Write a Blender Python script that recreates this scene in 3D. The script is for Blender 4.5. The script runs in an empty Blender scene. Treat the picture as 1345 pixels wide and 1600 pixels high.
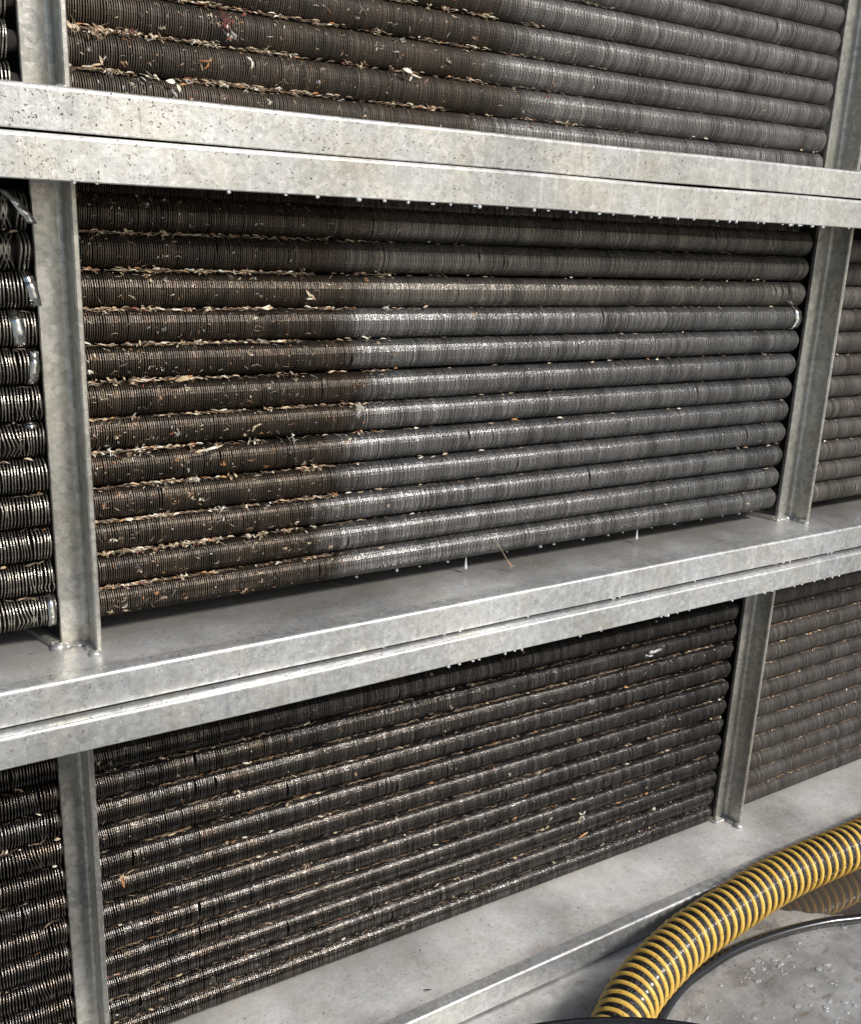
import bpy, bmesh, math, random
import numpy as np
from mathutils import Vector, Matrix, noise

# ------------------------------------------------------------------ camera, light, exposure
scn = bpy.context.scene
COL = scn.collection
ZO = 1.1128                      # eye height above the floor (m); the camera stands at x = y = 0
yaw, pitch, roll = 0.568957613, 0.281756883, 0.0428042523
cy, sy, cp, sp = math.cos(yaw), math.sin(yaw), math.cos(pitch), math.sin(pitch)
fw = Vector((sy * cp, cy * cp, -sp)); rt = Vector((cy, -sy, 0)); up = rt.cross(fw)
c_, s_ = math.cos(roll), math.sin(roll)
R_ = c_ * rt + s_ * up; U_ = -s_ * rt + c_ * up
cam_d = bpy.data.cameras.new('camera'); cam = bpy.data.objects.new('camera', cam_d); COL.objects.link(cam)
cam.matrix_world = Matrix(((R_.x, U_.x, -fw.x, 0), (R_.y, U_.y, -fw.y, 0), (R_.z, U_.z, -fw.z, ZO), (0, 0, 0, 1)))
cam_d.sensor_fit = 'HORIZONTAL'; cam_d.sensor_width = 36; cam_d.lens = 1523.49 / 1345 * 36
cam_d.clip_start = .01; cam_d.clip_end = 500
scn.camera = cam

SUN_EL, SUN_AZ = math.radians(40), math.radians(24)    # azimuth: degrees to the right of the line from the wall to the viewer
w = bpy.data.worlds.new('World'); scn.world = w; w.use_nodes = True
nt = w.node_tree; nt.nodes.clear()
sky = nt.nodes.new('ShaderNodeTexSky'); sky.sky_type = 'NISHITA'; sky.sun_disc = False
sky.sun_elevation = SUN_EL; sky.air_density = 1.2; sky.dust_density = 2.0; sky.ozone_density = 1.0
bg = nt.nodes.new('ShaderNodeBackground'); bg.inputs['Strength'].default_value = .085
wo = nt.nodes.new('ShaderNodeOutputWorld')
nt.links.new(sky.outputs[0], bg.inputs[0]); nt.links.new(bg.outputs[0], wo.inputs[0])
sd = bpy.data.lights.new('sun', 'SUN'); sd.energy = 2.6; sd.angle = math.radians(10); sd.color = (1, .965, .92)
sun = bpy.data.objects.new('sun', sd); COL.objects.link(sun)
to_sun = Vector((math.sin(SUN_AZ) * math.cos(SUN_EL), -math.cos(SUN_AZ) * math.cos(SUN_EL), math.sin(SUN_EL)))
sun.rotation_euler = to_sun.to_track_quat('Z', 'Y').to_euler()
sun.location = to_sun * 5
sky.sun_rotation = math.atan2(to_sun.x, to_sun.y)
vs = scn.view_settings
vs.view_transform = 'Standard'; vs.look = 'None'; vs.gamma = 1; vs.use_curve_mapping = False
vs.exposure = 0.25

rng = random.Random(7)
nr = np.random.RandomState(11)

# ------------------------------------------------------------------ helpers
def put(name, me, mat, parent=None, slot_object=False):
    o = bpy.data.objects.new(name, me); COL.objects.link(o)
    mats = mat if isinstance(mat, (list, tuple)) else [mat]
    if slot_object:
        if not me.materials: me.materials.append(mats[0])
        o.material_slots[0].link = 'OBJECT'; o.material_slots[0].material = mats[0]
    else:
        if not me.materials:
            for m in mats: me.materials.append(m)
    if parent: o.parent = parent
    return o

def mesh_np(name, co, faces, smooth=True, mi=None):
    """faces: numpy array (n,4) or (n,3)"""
    me = bpy.data.meshes.new(name)
    n, k = faces.shape
    me.vertices.add(len(co)); me.vertices.foreach_set('co', np.asarray(co, np.float32).ravel())
    me.loops.add(n * k); me.loops.foreach_set('vertex_index', faces.astype(np.int32).ravel())
    me.polygons.add(n); me.polygons.foreach_set('loop_start', np.arange(n, dtype=np.int32) * k)
    try: me.polygons.foreach_set('loop_total', np.full(n, k, np.int32))
    except Exception: pass
    me.polygons.foreach_set('use_smooth', np.full(n, smooth, bool))
    if mi is not None: me.polygons.foreach_set('material_index', np.asarray(mi, np.int32))
    me.update(calc_edges=True); me.validate()
    return me

def tag(o, label=None, cat=None, group=None, kind=None):
    if label: o['label'] = label
    if cat: o['category'] = cat
    if group: o['group'] = group
    if kind: o['kind'] = kind
    return o

def empty(name, loc=(0, 0, 0)):
    o = bpy.data.objects.new(name, None); COL.objects.link(o); o.location = loc; o.empty_display_size = .05
    return o

def extrude_x(name, prof, x0, x1, nx, wob=.0006, closed=True, seed=0):
    """sweep a closed (y,z) profile along X with caps and a slight hand-bent waviness"""
    bm = bmesh.new(); rings = []
    for i in range(nx + 1):
        x = x0 + (x1 - x0) * i / nx
        dy = wob * noise.noise(Vector((x * 3.1, seed, 0))); dz = wob * noise.noise(Vector((x * 3.7, seed, 5.5)))
        rings.append([bm.verts.new((x, y + dy, z + dz)) for y, z in prof])
    m = len(prof)
    for a, b in zip(rings, rings[1:]):
        for j in range(m): bm.faces.new((a[j], a[(j + 1) % m], b[(j + 1) % m], b[j]))
    bm.faces.new(rings[0]); bm.faces.new(list(reversed(rings[-1])))
    bmesh.ops.recalc_face_normals(bm, faces=bm.faces)
    me = bpy.data.meshes.new(name); bm.to_mesh(me); bm.free()
    return me

def arc(cx, cy_, r, a0, a1, n):
    return [(cx + r * math.cos(math.radians(a0 + (a1 - a0) * i / n)), cy_ + r * math.sin(math.radians(a0 + (a1 - a0) * i / n))) for i in range(n + 1)]

def tube_mesh(name, pts, r, seg=16, caps=True):
    pts = [Vector(p) for p in pts]; n = len(pts)
    rr = r if isinstance(r, (list, tuple)) else [r] * n
    bm = bmesh.new(); rings = []; nprev = None
    for i, p in enumerate(pts):
        t = (pts[min(i + 1, n - 1)] - pts[max(i - 1, 0)]).normalized()
        if nprev is None:
            nn = t.cross(Vector((0, 0, 1)))
            if nn.length < .01: nn = t.cross(Vector((1, 0, 0)))
            nn.normalize()
        else:
            nn = (nprev - t * nprev.dot(t)).normalized()
        nprev = nn; b = t.cross(nn)
        rings.append([bm.verts.new(p + (nn * math.cos(2 * math.pi * j / seg) + b * math.sin(2 * math.pi * j / seg)) * rr[i]) for j in range(seg)])
    for a, b in zip(rings, rings[1:]):
        for j in range(seg): bm.faces.new((a[j], a[(j + 1) % seg], b[(j + 1) % seg], b[j])).smooth = True
    if caps:
        bm.faces.new(list(reversed(rings[0]))); bm.faces.new(rings[-1])
    bmesh.ops.recalc_face_normals(bm, faces=bm.faces)
    me = bpy.data.meshes.new(name); bm.to_mesh(me); bm.free(); return me

def smooth_path(ctrl, n):
    """Catmull-Rom"""
    P = [Vector(p) for p in ctrl]; P = [P[0] * 2 - P[1]] + P + [P[-1] * 2 - P[-2]]
    out = []; m = len(P) - 3
    for i in range(n + 1):
        u = i / n * m; k = min(int(u), m - 1); t = u - k
        a, b, c, d = P[k:k + 4]
        out.append(.5 * ((2 * b) + (c - a) * t + (2 * a - 5 * b + 4 * c - d) * t * t + (3 * b - a - 3 * c + d) * t ** 3))
    return out

# ------------------------------------------------------------------ materials
class NT:
    def __init__(s, name):
        s.m = bpy.data.materials.new(name); s.m.use_nodes = True; s.t = s.m.node_tree
        s.b = s.t.nodes['Principled BSDF']; s.o = s.t.nodes['Material Output']
    def n(s, typ, **k):
        nd = s.t.nodes.new(typ)
        for a, v in k.items():
            if hasattr(nd, a): setattr(nd, a, v)
            else: nd.inputs[a.replace('_', ' ')].default_value = v
        return nd
    def l(s, a, b): s.t.links.new(a, b)
    def pos(s): return s.n('ShaderNodeNewGeometry').outputs['Position']
    def obj(s): return s.n('ShaderNodeTexCoord').outputs['Object']
    def vm(s, v, sc, off=(0, 0, 0)):
        mp = s.n('ShaderNodeMapping'); mp.inputs['Scale'].default_value = sc; mp.inputs['Location'].default_value = off; s.l(v, mp.inputs[0]); return mp.outputs[0]
    def noise(s, v, scale, detail=3, rough=.55, dist=0):
        nd = s.n('ShaderNodeTexNoise'); nd.inputs['Scale'].default_value = scale; nd.inputs['Detail'].default_value = detail
        nd.inputs['Roughness'].default_value = rough; nd.inputs['Distortion'].default_value = dist; s.l(v, nd.inputs['Vector']); return nd.outputs['Fac']
    def vor(s, v, scale, feat='F1', rnd=1):
        nd = s.n('ShaderNodeTexVoronoi'); nd.feature = feat; nd.inputs['Scale'].default_value = scale; nd.inputs['Randomness'].default_value = rnd; s.l(v, nd.inputs['Vector']); return nd
    def ramp(s, f, stops):
        r = s.n('ShaderNodeValToRGB'); e = r.color_ramp.elements
        while len(e) < len(stops): e.new(.5)
        for q, (p, c) in zip(e, stops):
            q.position = p; q.color = c if len(c) == 4 else (*c, 1)
        s.l(f, r.inputs[0]); return r.outputs[0]
    def step(s, f, a, b):
        mr = s.n('ShaderNodeMapRange'); mr.inputs['From Min'].default_value = a; mr.inputs['From Max'].default_value = b; mr.clamp = True; s.l(f, mr.inputs['Value']); return mr.outputs[0]
    def mix(s, f, a, b):
        mx = s.n('ShaderNodeMix'); mx.data_type = 'RGBA'
        for sock, v in ((mx.inputs[0], f), (mx.inputs[6], a), (mx.inputs[7], b)):
            if isinstance(v, bpy.types.NodeSocket): s.l(v, sock)
            elif isinstance(v, (int, float)): sock.default_value = v
            else: sock.default_value = (*v, 1)
        return mx.outputs[2]
    def math(s, op, a, b=0., c=None):
        m = s.n('ShaderNodeMath'); m.operation = op
        for i, v in enumerate((a, b, c)):
            if v is None: continue
            if isinstance(v, bpy.types.NodeSocket): s.l(v, m.inputs[i])
            else: m.inputs[i].default_value = v
        return m.outputs[0]
    def bump(s, h, strength, dist=.001, normal=None):
        b = s.n('ShaderNodeBump'); b.inputs['Strength'].default_value = strength; b.inputs['Distance'].default_value = dist; s.l(h, b.inputs['Height'])
        if normal is not None: s.l(normal, b.inputs['Normal'])
        return b.outputs[0]
    def set(s, **k):
        for a, v in k.items():
            sock = s.b.inputs[a.replace('_', ' ')]
            if isinstance(v, bpy.types.NodeSocket): s.l(v, sock)
            elif isinstance(v, tuple) and len(v) == 3: sock.default_value = (*v, 1)
            else: sock.default_value = v
        return s.m

def fin_material(name, clean, dirty, edge_x, metal=.55, rough=.36, warm=(.15, .11, .07), shine=1.0, dust=.35, edge_w=.018, jg=.085, tilt=0., dmetal=.3, drough=.16):
    """wound aluminium fins: grime up to world x = edge_x, cleaner metal beyond; fin-to-fin variation"""
    s = NT(name); P = s.pos(); O = s.obj(); X = s.n('ShaderNodeSeparateXYZ'); s.l(P, X.inputs[0])
    oi = s.n('ShaderNodeObjectInfo').outputs['Random']
    shift = s.n('ShaderNodeCombineXYZ'); s.l(s.math('MULTIPLY', oi, 37.), shift.inputs[0]); s.l(s.math('MULTIPLY', oi, 11.), shift.inputs[1])
    add = s.n('ShaderNodeVectorMath'); s.l(O, add.inputs[0]); s.l(shift.outputs[0], add.inputs[1]); Q = add.outputs[0]
    # grime edge: ragged, one place per tube
    jag = s.math('MULTIPLY', s.math('SUBTRACT', s.noise(Q, 30, 4, .7), .5), jg)
    jag2 = s.math('ADD', s.math('MULTIPLY', s.math('SUBTRACT', oi, .5), .05), s.math('MULTIPLY', s.math('SUBTRACT', X.outputs[2], 1.0), tilt))
    d = s.step(s.math('ADD', s.math('ADD', X.outputs[0], jag), jag2), edge_x - edge_w, edge_x + edge_w)
    # groups of fins cleaner / dirtier than others (stripes round the tube); st3 paints highlights
    st1 = s.noise(s.vm(Q, (150, .6, .6)), 1, 2, .6)
    st2 = s.noise(s.vm(Q, (28, 1.2, 1.2)), 1, 3, .6)
    st3 = s.noise(s.vm(Q, (430, 3, 3)), 1, 1, .5)
    cl = s.noise(Q, 26, 5, .65)
    base = s.mix(d, dirty, clean)
    base = s.mix(s.step(cl, .42, .78), base, s.mix(d, warm, tuple(c * .62 for c in clean)))
    base = s.mix(s.math('MULTIPLY', s.step(st1, .50, .72), .55), base, s.mix(d, tuple(c * 1.9 for c in dirty), tuple(min(1, c * 1.6 + .04) for c in clean)))
    base = s.mix(s.math('MULTIPLY', s.step(st2, .55, .30), .5), base, (.022, .018, .014))
    base = s.mix(s.math('MULTIPLY', s.step(st3, .60, .70), .5), base, s.mix(d, tuple(c * 2.8 for c in dirty), tuple(min(1, c * 1.9 + .08) for c in clean)))  # thin bright stripes: highlights on single fins put into the base colour
    # tiny grit
    g = s.vor(Q, 420).outputs['Distance']
    gm = s.math('MULTIPLY', s.step(g, .16, .08), s.step(s.noise(Q, 60, 2), .52, .62))
    base = s.mix(s.math('MULTIPLY', gm, dust), base, (.42, .36, .28))
    r = s.math('ADD', s.math('MULTIPLY', s.noise(Q, 180, 3, .7), .42), rough - .2)
    r = s.math('ADD', r, s.math('MULTIPLY', s.step(st1, .35, .7), -.12 * shine))
    r = s.math('MAXIMUM', s.math('ADD', r, s.math('MULTIPLY', s.step(st3, .55, .72), -.08)), .12)
    dm = s.math('ADD', s.math('MULTIPLY', s.step(d, 0, 1), metal - dmetal), dmetal)
    r = s.math('ADD', r, s.math('MULTIPLY', s.math('SUBTRACT', 1., d), drough))
    return s.set(Base_Color=base, Metallic=dm, Roughness=r, Normal=s.bump(s.noise(Q, 700, 3, .7), .55, .0006))

M = {}
M['fin_mid'] = fin_material('fins_middle_tier', (.315, .308, .30), (.070, .056, .044), .548, metal=.66, rough=.30, dmetal=.5, drough=.06, tilt=-.12)
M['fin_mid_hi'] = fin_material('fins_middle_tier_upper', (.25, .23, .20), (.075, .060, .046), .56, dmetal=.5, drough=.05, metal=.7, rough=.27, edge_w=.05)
M['fin_mid_2'] = fin_material('fins_middle_tier_second', (.315, .29, .255), (.085, .068, .052), .56, dmetal=.5, drough=.05, metal=.68, rough=.28, edge_w=.04)
M['fin_top'] = fin_material('fins_top_tier', (.345, .33, .312), (.085, .069, .053), .745, metal=.55, rough=.38, edge_w=.03, dmetal=.2, drough=.22)
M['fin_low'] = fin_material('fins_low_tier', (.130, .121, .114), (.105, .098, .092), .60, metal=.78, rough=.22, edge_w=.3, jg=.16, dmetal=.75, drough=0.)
M['fin_left'] = fin_material('fins_left_bay', (.24, .225, .195), (.19, .17, .14), .05, metal=.8, rough=.27, edge_w=.1, jg=.1, dmetal=.8, drough=0.)
M['fin_right'] = fin_material('fins_right_bay', (.24, .218, .20), (.20, .182, .165), 1.6, metal=.45, rough=.45, edge_w=.3)
M['fin_right_low'] = fin_material('fins_right_bay_low', (.175, .16, .148), (.145, .133, .122), 1.6, metal=.4, rough=.48, edge_w=.3)

def plain(name, col, rough=.5, metal=0., **k):
    s = NT(name); return s.set(Base_Color=col, Roughness=rough, Metallic=metal, **k)
M['pipe'] = plain('dark_pipe', (.03, .026, .022), .7, .2)  # core pipe in one even near-black colour
M['void'] = plain('sky_block_black', (.02, .018, .016), .8, 0)  # black of the added sky block, the dark behind the tubes as colour
s = NT('foil'); M['foil'] = s.set(Base_Color=(.70, .69, .66), Metallic=1., Roughness=s.math('ADD', .1, s.math('MULTIPLY', s.noise(s.obj(), 300, 3), .25)), Normal=s.bump(s.noise(s.obj(), 120, 3), .6, .001))

def galv(name, base, metal=.45, rough=.46, specks=1.0, dirtcol=(.05, .04, .032), drips=.5, stain=None, wet=0., spangle=.35, splash=.6, mott=1.0):
    s = NT(name); P = s.pos(); X = s.n('ShaderNodeSeparateXYZ'); s.l(P, X.inputs[0])
    big = s.noise(P, 5, 4, .6); fine = s.noise(P, 160, 4, .7)
    vo = s.vor(s.vm(P, (1, 1, 1)), 150); vc = s.n('ShaderNodeSeparateColor'); s.l(vo.outputs['Color'], vc.inputs[0])
    vo2 = s.vor(P, 38, 'SMOOTH_F1')
    val = s.math('ADD', s.math('MULTIPLY', s.math('SUBTRACT', vc.outputs[0], .5), spangle * .5), s.math('MULTIPLY', s.math('SUBTRACT', big, .5), mott))
    val = s.math('ADD', val, s.math('MULTIPLY', s.math('SUBTRACT', fine, .5), .55))
    val = s.math('ADD', val, 1.0)
    b = s.mix(s.step(s.noise(P, 14, 4, .6), .4, .7), base, (base[0] * 1.0, base[1] * .97, base[2] * .88))
    spl = s.noise(P, 95, 5, .75, 1.2)
    b = s.mix(s.math('MULTIPLY', s.step(spl, .55, .66), splash), b, tuple(min(.95, c * 1.45) for c in base))
    b = s.mix(s.math('MULTIPLY', s.step(spl, .43, .33), splash), b, tuple(c * .55 for c in base))
    vm = s.n('ShaderNodeVectorMath'); vm.operation = 'SCALE'; s.l(b, vm.inputs[0]); s.l(val, vm.inputs['Scale']); b = vm.outputs[0]
    # runs of dried water
    dr = s.noise(s.vm(P, (95, 95, 6)), 1, 3, .6)
    b = s.mix(s.math('MULTIPLY', s.step(dr, .56, .72), drips * .7), b, tuple(min(.9, c * 1.4) for c in base))
    b = s.mix(s.math('MULTIPLY', s.step(dr, .42, .28), drips * .6), b, tuple(c * .55 for c in base))
    # dirt specks, thicker towards the left
    left = s.step(X.outputs[0], 1.15, .1)
    wn = s.n('ShaderNodeTexNoise'); wn.inputs['Scale'].default_value = 130; wn.inputs['Detail'].default_value = 3; s.l(P, wn.inputs['Vector'])
    wa = s.n('ShaderNodeVectorMath'); wa.operation = 'MULTIPLY_ADD'; s.l(wn.outputs['Color'], wa.inputs[0]); wa.inputs[1].default_value = (.011, .011, .011); s.l(P, wa.inputs[2]); PW = wa.outputs[0]
    sv = s.vor(s.vm(PW, (1, 1, .8)), 120).outputs['Distance']
    sp_ = s.math('MULTIPLY', s.step(s.math('ADD', sv, s.math('MULTIPLY', s.noise(P, 330, 2), .18)), .20, .13), s.step(s.noise(P, 23, 3, .7), .47, .53))
    sv2 = s.vor(PW, 260).outputs['Distance']
    sp2 = s.math('MULTIPLY', s.step(sv2, .30, .18), s.step(s.noise(P, 50, 3), .48, .56))
    sm = s.math('MULTIPLY', s.math('MAXIMUM', sp_, s.math('MULTIPLY', sp2, .8)), s.math('MULTIPLY', s.math('ADD', s.math('MULTIPLY', left, .75), .25), specks)); 
    b = s.mix(s.math('MINIMUM', sm, 1.), b, dirtcol)
    if stain:   # (y0, y1, colour, amount): brown water stain on the tray between two depths
        for y0, y1, colr, am in stain:
            f = s.step(s.math('ADD', X.outputs[1], s.math('MULTIPLY', s.math('SUBTRACT', s.noise(P, 14, 6, .7), .5), .10)), y0, y1)
            b = s.mix(s.math('MULTIPLY', f, am), b, colr)
    r = s.math('ADD', s.math('MULTIPLY', s.noise(P, 30, 4, .6), .35), rough - .17)
    if wet: r = s.math('SUBTRACT', r, s.math('MULTIPLY', s.step(s.noise(P, 6, 3), .45, .6), wet))
    h = s.math('ADD', s.noise(P, 230, 3, .6), s.math('MULTIPLY', s.step(dr, .5, .75), .6))
    return s.set(Base_Color=b, Metallic=metal, Roughness=r, Normal=s.bump(h, .35, .0008))
M['beam'] = galv('galvanised_beam', (.58, .58, .57), metal=.62, rough=.42, drips=.6, specks=.8, spangle=.4, mott=1.3)
M['beam2'] = galv('galvanised_lip', (.60, .61, .615), metal=.62, rough=.40, drips=.5, specks=.6, spangle=.5, mott=1.3)
M['post'] = galv('galvanised_post', (.50, .49, .455), metal=.72, rough=.38, drips=.25, specks=.35, spangle=.75, splash=.2)
M['tray'] = galv('wet_tray', (.54, .545, .545), splash=.3, mott=2.2, metal=.35, rough=.36, drips=0, specks=.5, wet=.2, spangle=.15, stain=[(.985, 1.04, (.25, .225, .195), .6), (.985, .955, (.28, .25, .22), .45)])
M['tray_low'] = galv('low_tray', (.68, .68, .67), splash=.3, mott=2.2, metal=.25, rough=.48, drips=0, specks=.45, spangle=.2, stain=[(.975, .945, (.38, .325, .275), .75), (1.02, 1.09, (.47, .435, .39), .4)])
M['weld'] = plain('weld_bead', (.52, .51, .49), .42, .6)

# floor: wet sheet metal with grit
s = NT('wet_floor'); P = s.pos()
b = s.ramp(s.noise(P, 11, 8, .72), [(.32, (.20, .197, .193)), (.5, (.38, .375, .36)), (.68, (.55, .55, .54))])
b = s.mix(s.step(s.noise(s.vm(P, (1, 2.5, 1)), 22, 4, .6), .55, .75), b, (.22, .185, .15))
gr = s.math('MULTIPLY', s.step(s.vor(P, 170).outputs['Distance'], .24, .15), s.step(s.noise(P, 15, 3, .7), .53, .60))
b = s.mix(s.math('MULTIPLY', gr, .8), b, (.06, .05, .04))
rr = s.math('ADD', .08, s.math('MULTIPLY', s.noise(P, 9, 5, .6), .5))
M['floor'] = s.set(Base_Color=b, Metallic=.15, Roughness=rr, Normal=s.bump(s.noise(P, 60, 4, .6), .25, .002))
s = NT('puddle_water'); P = s.pos()
M['puddle'] = s.set(Base_Color=(.24, .21, .18), Roughness=.05, Metallic=.72, IOR=1.33, Normal=s.bump(s.noise(P, 30, 2), .02, .001))
M['rubber'] = plain('black_rubber_cable', (.012, .013, .015), .2, 0, Coat_Weight=.25, Coat_Roughness=.08)
s = NT('hose_black_wall'); P = s.pos()
M['hose'] = s.set(Base_Color=s.mix(s.step(s.noise(P, 170, 3), .55, .72), (.010, .009, .009), (.075, .068, .058)), Roughness=s.math('ADD', .12, s.math('MULTIPLY', s.noise(P, 60, 2), .4)), Coat_Weight=.25, Coat_Roughness=.1, Normal=s.bump(s.noise(P, 260, 3), 1., .003))
s = NT('yellow_helix'); P = s.pos()
yb = s.mix(s.step(s.noise(P, 55, 4, .65), .45, .75), (.92, .60, .13), (.84, .50, .09))
yb = s.mix(s.math('MULTIPLY', s.step(s.noise(P, 210, 3), .58, .70), .7), yb, (.12, .08, .04))
M['yellow'] = s.set(Base_Color=yb, Roughness=.34, Normal=s.bump(s.noise(P, 150, 3), .3, .001))
s = NT('tub_plastic'); P = s.pos()
M['tub'] = s.set(Base_Color=s.mix(s.math('MULTIPLY', s.step(s.vor(P, 260).outputs['Distance'], .2, .1), s.step(s.noise(P, 40), .5, .6)), (.013, .014, .017), (.2, .19, .18)), Roughness=.32)
s = NT('water_drop'); M['drop'] = s.set(Base_Color=(.97, .98, 1.), Roughness=.02, IOR=1.33, Transmission_Weight=.7, Coat_Weight=1., Coat_Roughness=.02)

M['drop_hang'] = plain('hanging_drop', (.97, .98, 1.), .03, 0, IOR=1.33, Transmission_Weight=.35, Coat_Weight=1.)
def organic(name, c, c2, sc=120, rough=.75, trans=0):
    s = NT(name); P = s.pos(); return s.set(Base_Color=s.mix(s.step(s.noise(P, sc, 3, .6), .38, .66), c, c2), Roughness=rough)
M['tan'] = organic('dry_tan_debris', (.46, .33, .20), (.70, .57, .40))
M['pale'] = organic('pale_petal', (.72, .66, .52), (.86, .82, .72))
M['orange'] = organic('orange_leaf', (.42, .17, .06), (.58, .32, .13))
M['darkbit'] = organic('dark_debris', (.05, .035, .028), (.13, .09, .07))
M['red'] = organic('reddish_debris', (.22, .05, .04), (.35, .14, .10))
M['fluff'] = organic('grey_tan_lint', (.12, .085, .058), (.46, .34, .235), 110)
M['grey'] = organic('grey_wing', (.30, .29, .30), (.55, .54, .56))

# ------------------------------------------------------------------ setting
def sheet(name, x0, x1, y0, y1, z, nx, ny, amp):
    xs = np.linspace(x0, x1, nx); ys = np.linspace(y0, y1, ny)
    co = [(x, y, z + amp * noise.noise(Vector((x * 2, y * 2, 1)))) for y in ys for x in xs]
    f = np.array([(j * nx + i, j * nx + i + 1, (j + 1) * nx + i + 1, (j + 1) * nx + i) for j in range(ny - 1) for i in range(nx - 1)])
    return mesh_np(name, np.array(co), f)
fl = put('floor', sheet('floor', -30, 30, -30, 30, 0, 61, 61, 0), M['floor']); tag(fl, kind='structure')

# puddle
ctrl = [(1.285, .905), (1.31, .880), (1.345, .853), (1.395, .815), (1.44, .796), (1.56, .775), (1.75, .80), (2.1, .83), (2.3, .88), (2.3, .930), (1.9, .931), (1.6, .931), (1.45, .930), (1.36, .925), (1.30, .918)]
cp_ = [(x, y) for x, y, _ in smooth_path([(a, b, 0) for a, b in ctrl + ctrl[:1]], 140)][:-1]
bm = bmesh.new()
vv = [bm.verts.new((x + .006 * noise.noise(Vector((x * 40, y * 40, 0))), min(.9325, y + .005 * noise.noise(Vector((x * 55, y * 55, 3)))), .0015)) for x, y in cp_]
bm.faces.new(vv); bmesh.ops.recalc_face_normals(bm, faces=bm.faces); bmesh.ops.triangulate(bm, faces=bm.faces)
for f_ in bm.faces:
    if f_.normal.z < 0: f_.normal_flip()
me = bpy.data.meshes.new('puddle'); bm.to_mesh(me); bm.free()
tag(put('puddle', me, M['puddle']), kind='structure')

# ------------------------------------------------------------------ steel frames
X0, X1 = -.62, 2.62
def lip_mesh(y, ztop, zbot, th=.0035, ret=.006, seed=0):
    """bent lip: rounded top edge, vertical face, tiny rolled lower edge"""
    r = .004
    prof = [(y + .02, ztop)] + arc(y + r, ztop - r, r, 90, 180, 4) + [(y, zbot + .001), (y + .0008, zbot), (y + th - .0008, zbot), (y + th, zbot + .001)] + \
           [(y + th, ztop - th - .001), (y + th + .001, ztop - th), (y + .02, ztop - th)]
    return extrude_x('lip', prof, X0, X1, 90, .0011, seed=seed)
def plate_mesh(y0, y1, zt, th=.0035, seed=0):
    return extrude_x('plate', [(y0, zt), (y0, zt - th), (y1, zt - th), (y1, zt)], X0, X1, 60, .0004, seed=seed)
def post_mesh(xl, xr, yf, yb, z0, z1, th=.0062):
    """L angle: broad leg parallel to the tube wall at the back, second leg at the right edge standing towards the viewer"""
    r = .006
    prof = [(xl, yb + th), (xl, yb + .001), (xl + .001, yb)]
    prof += [(xr - th - r, yb)] + arc(xr - th - r, yb - r, r, 90, 0, 4)[1:]
    prof += [(xr - th, yf + .0015), (xr - th + .0015, yf), (xr - .001, yf), (xr, yf + .001), (xr, yb + th)]
    bm = bmesh.new(); rings = []
    for k in range(13):
        z = z0 + (z1 - z0) * k / 12
        rings.append([bm.verts.new((x, y + .0004 * noise.noise(Vector((z * 9, xl * 7, 2))), z)) for x, y in prof])
    m = len(prof)
    for a, b in zip(rings, rings[1:]):
        for j in range(m): bm.faces.new((a[j], a[(j + 1) % m], b[(j + 1) % m], b[j]))
    bm.faces.new(rings[0]); bm.faces.new(list(reversed(rings[-1])))
    bmesh.ops.recalc_face_normals(bm, faces=bm.faces)
    me = bpy.data.meshes.new('post'); bm.to_mesh(me); bm.free(); return me
def weld_mesh(xl, xr, yf, yb, z, seed, big=1.0):
    """knobbly weld bead round the foot of an angle post"""
    R2 = random.Random(seed); bm = bmesh.new()
    line = [(xl - .004 + (xr - .006 - xl) * t, yb - .002) for t in np.linspace(0, 1, 9)] + [(xr - .008, yb + (yf - yb) * t) for t in np.linspace(.15, 1, 8)]
    for i, (x, y) in enumerate(line):
        rad = R2.uniform(.0020, .0048) * big * (1.5 if i in (0, len(line) - 1) else 1)
        m = Matrix.Translation((x + R2.uniform(-.001, .001), y + R2.uniform(-.001, .001), z + rad * .15)) @ Matrix.Diagonal((1.3, 1.3, .8, 1))
        bmesh.ops.create_icosphere(bm, subdivisions=2, radius=rad, matrix=m)
    for v in bm.verts: v.co += Vector(noise.noise_vector(v.co * 230)) * .0018
    for f_ in bm.faces: f_.smooth = True
    me = bpy.data.meshes.new('weld'); bm.to_mesh(me); bm.free(); return me
def bar_mesh(a, b, w_, h):
    a, b = Vector(a), Vector(b); t = (b - a).normalized(); sd_ = t.cross(Vector((0, 0, 1))).normalized() * w_ / 2; u = Vector((0, 0, h))
    co = [a - sd_, a + sd_, a + sd_ + u, a - sd_ + u, b - sd_, b + sd_, b + sd_ + u, b - sd_ + u]
    return mesh_np('bar', np.array([tuple(v) for v in co]), np.array([(0, 1, 2, 3), (7, 6, 5, 4), (0, 4, 5, 1), (1, 5, 6, 2), (2, 6, 7, 3), (3, 7, 4, 0)]), smooth=False)

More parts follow.
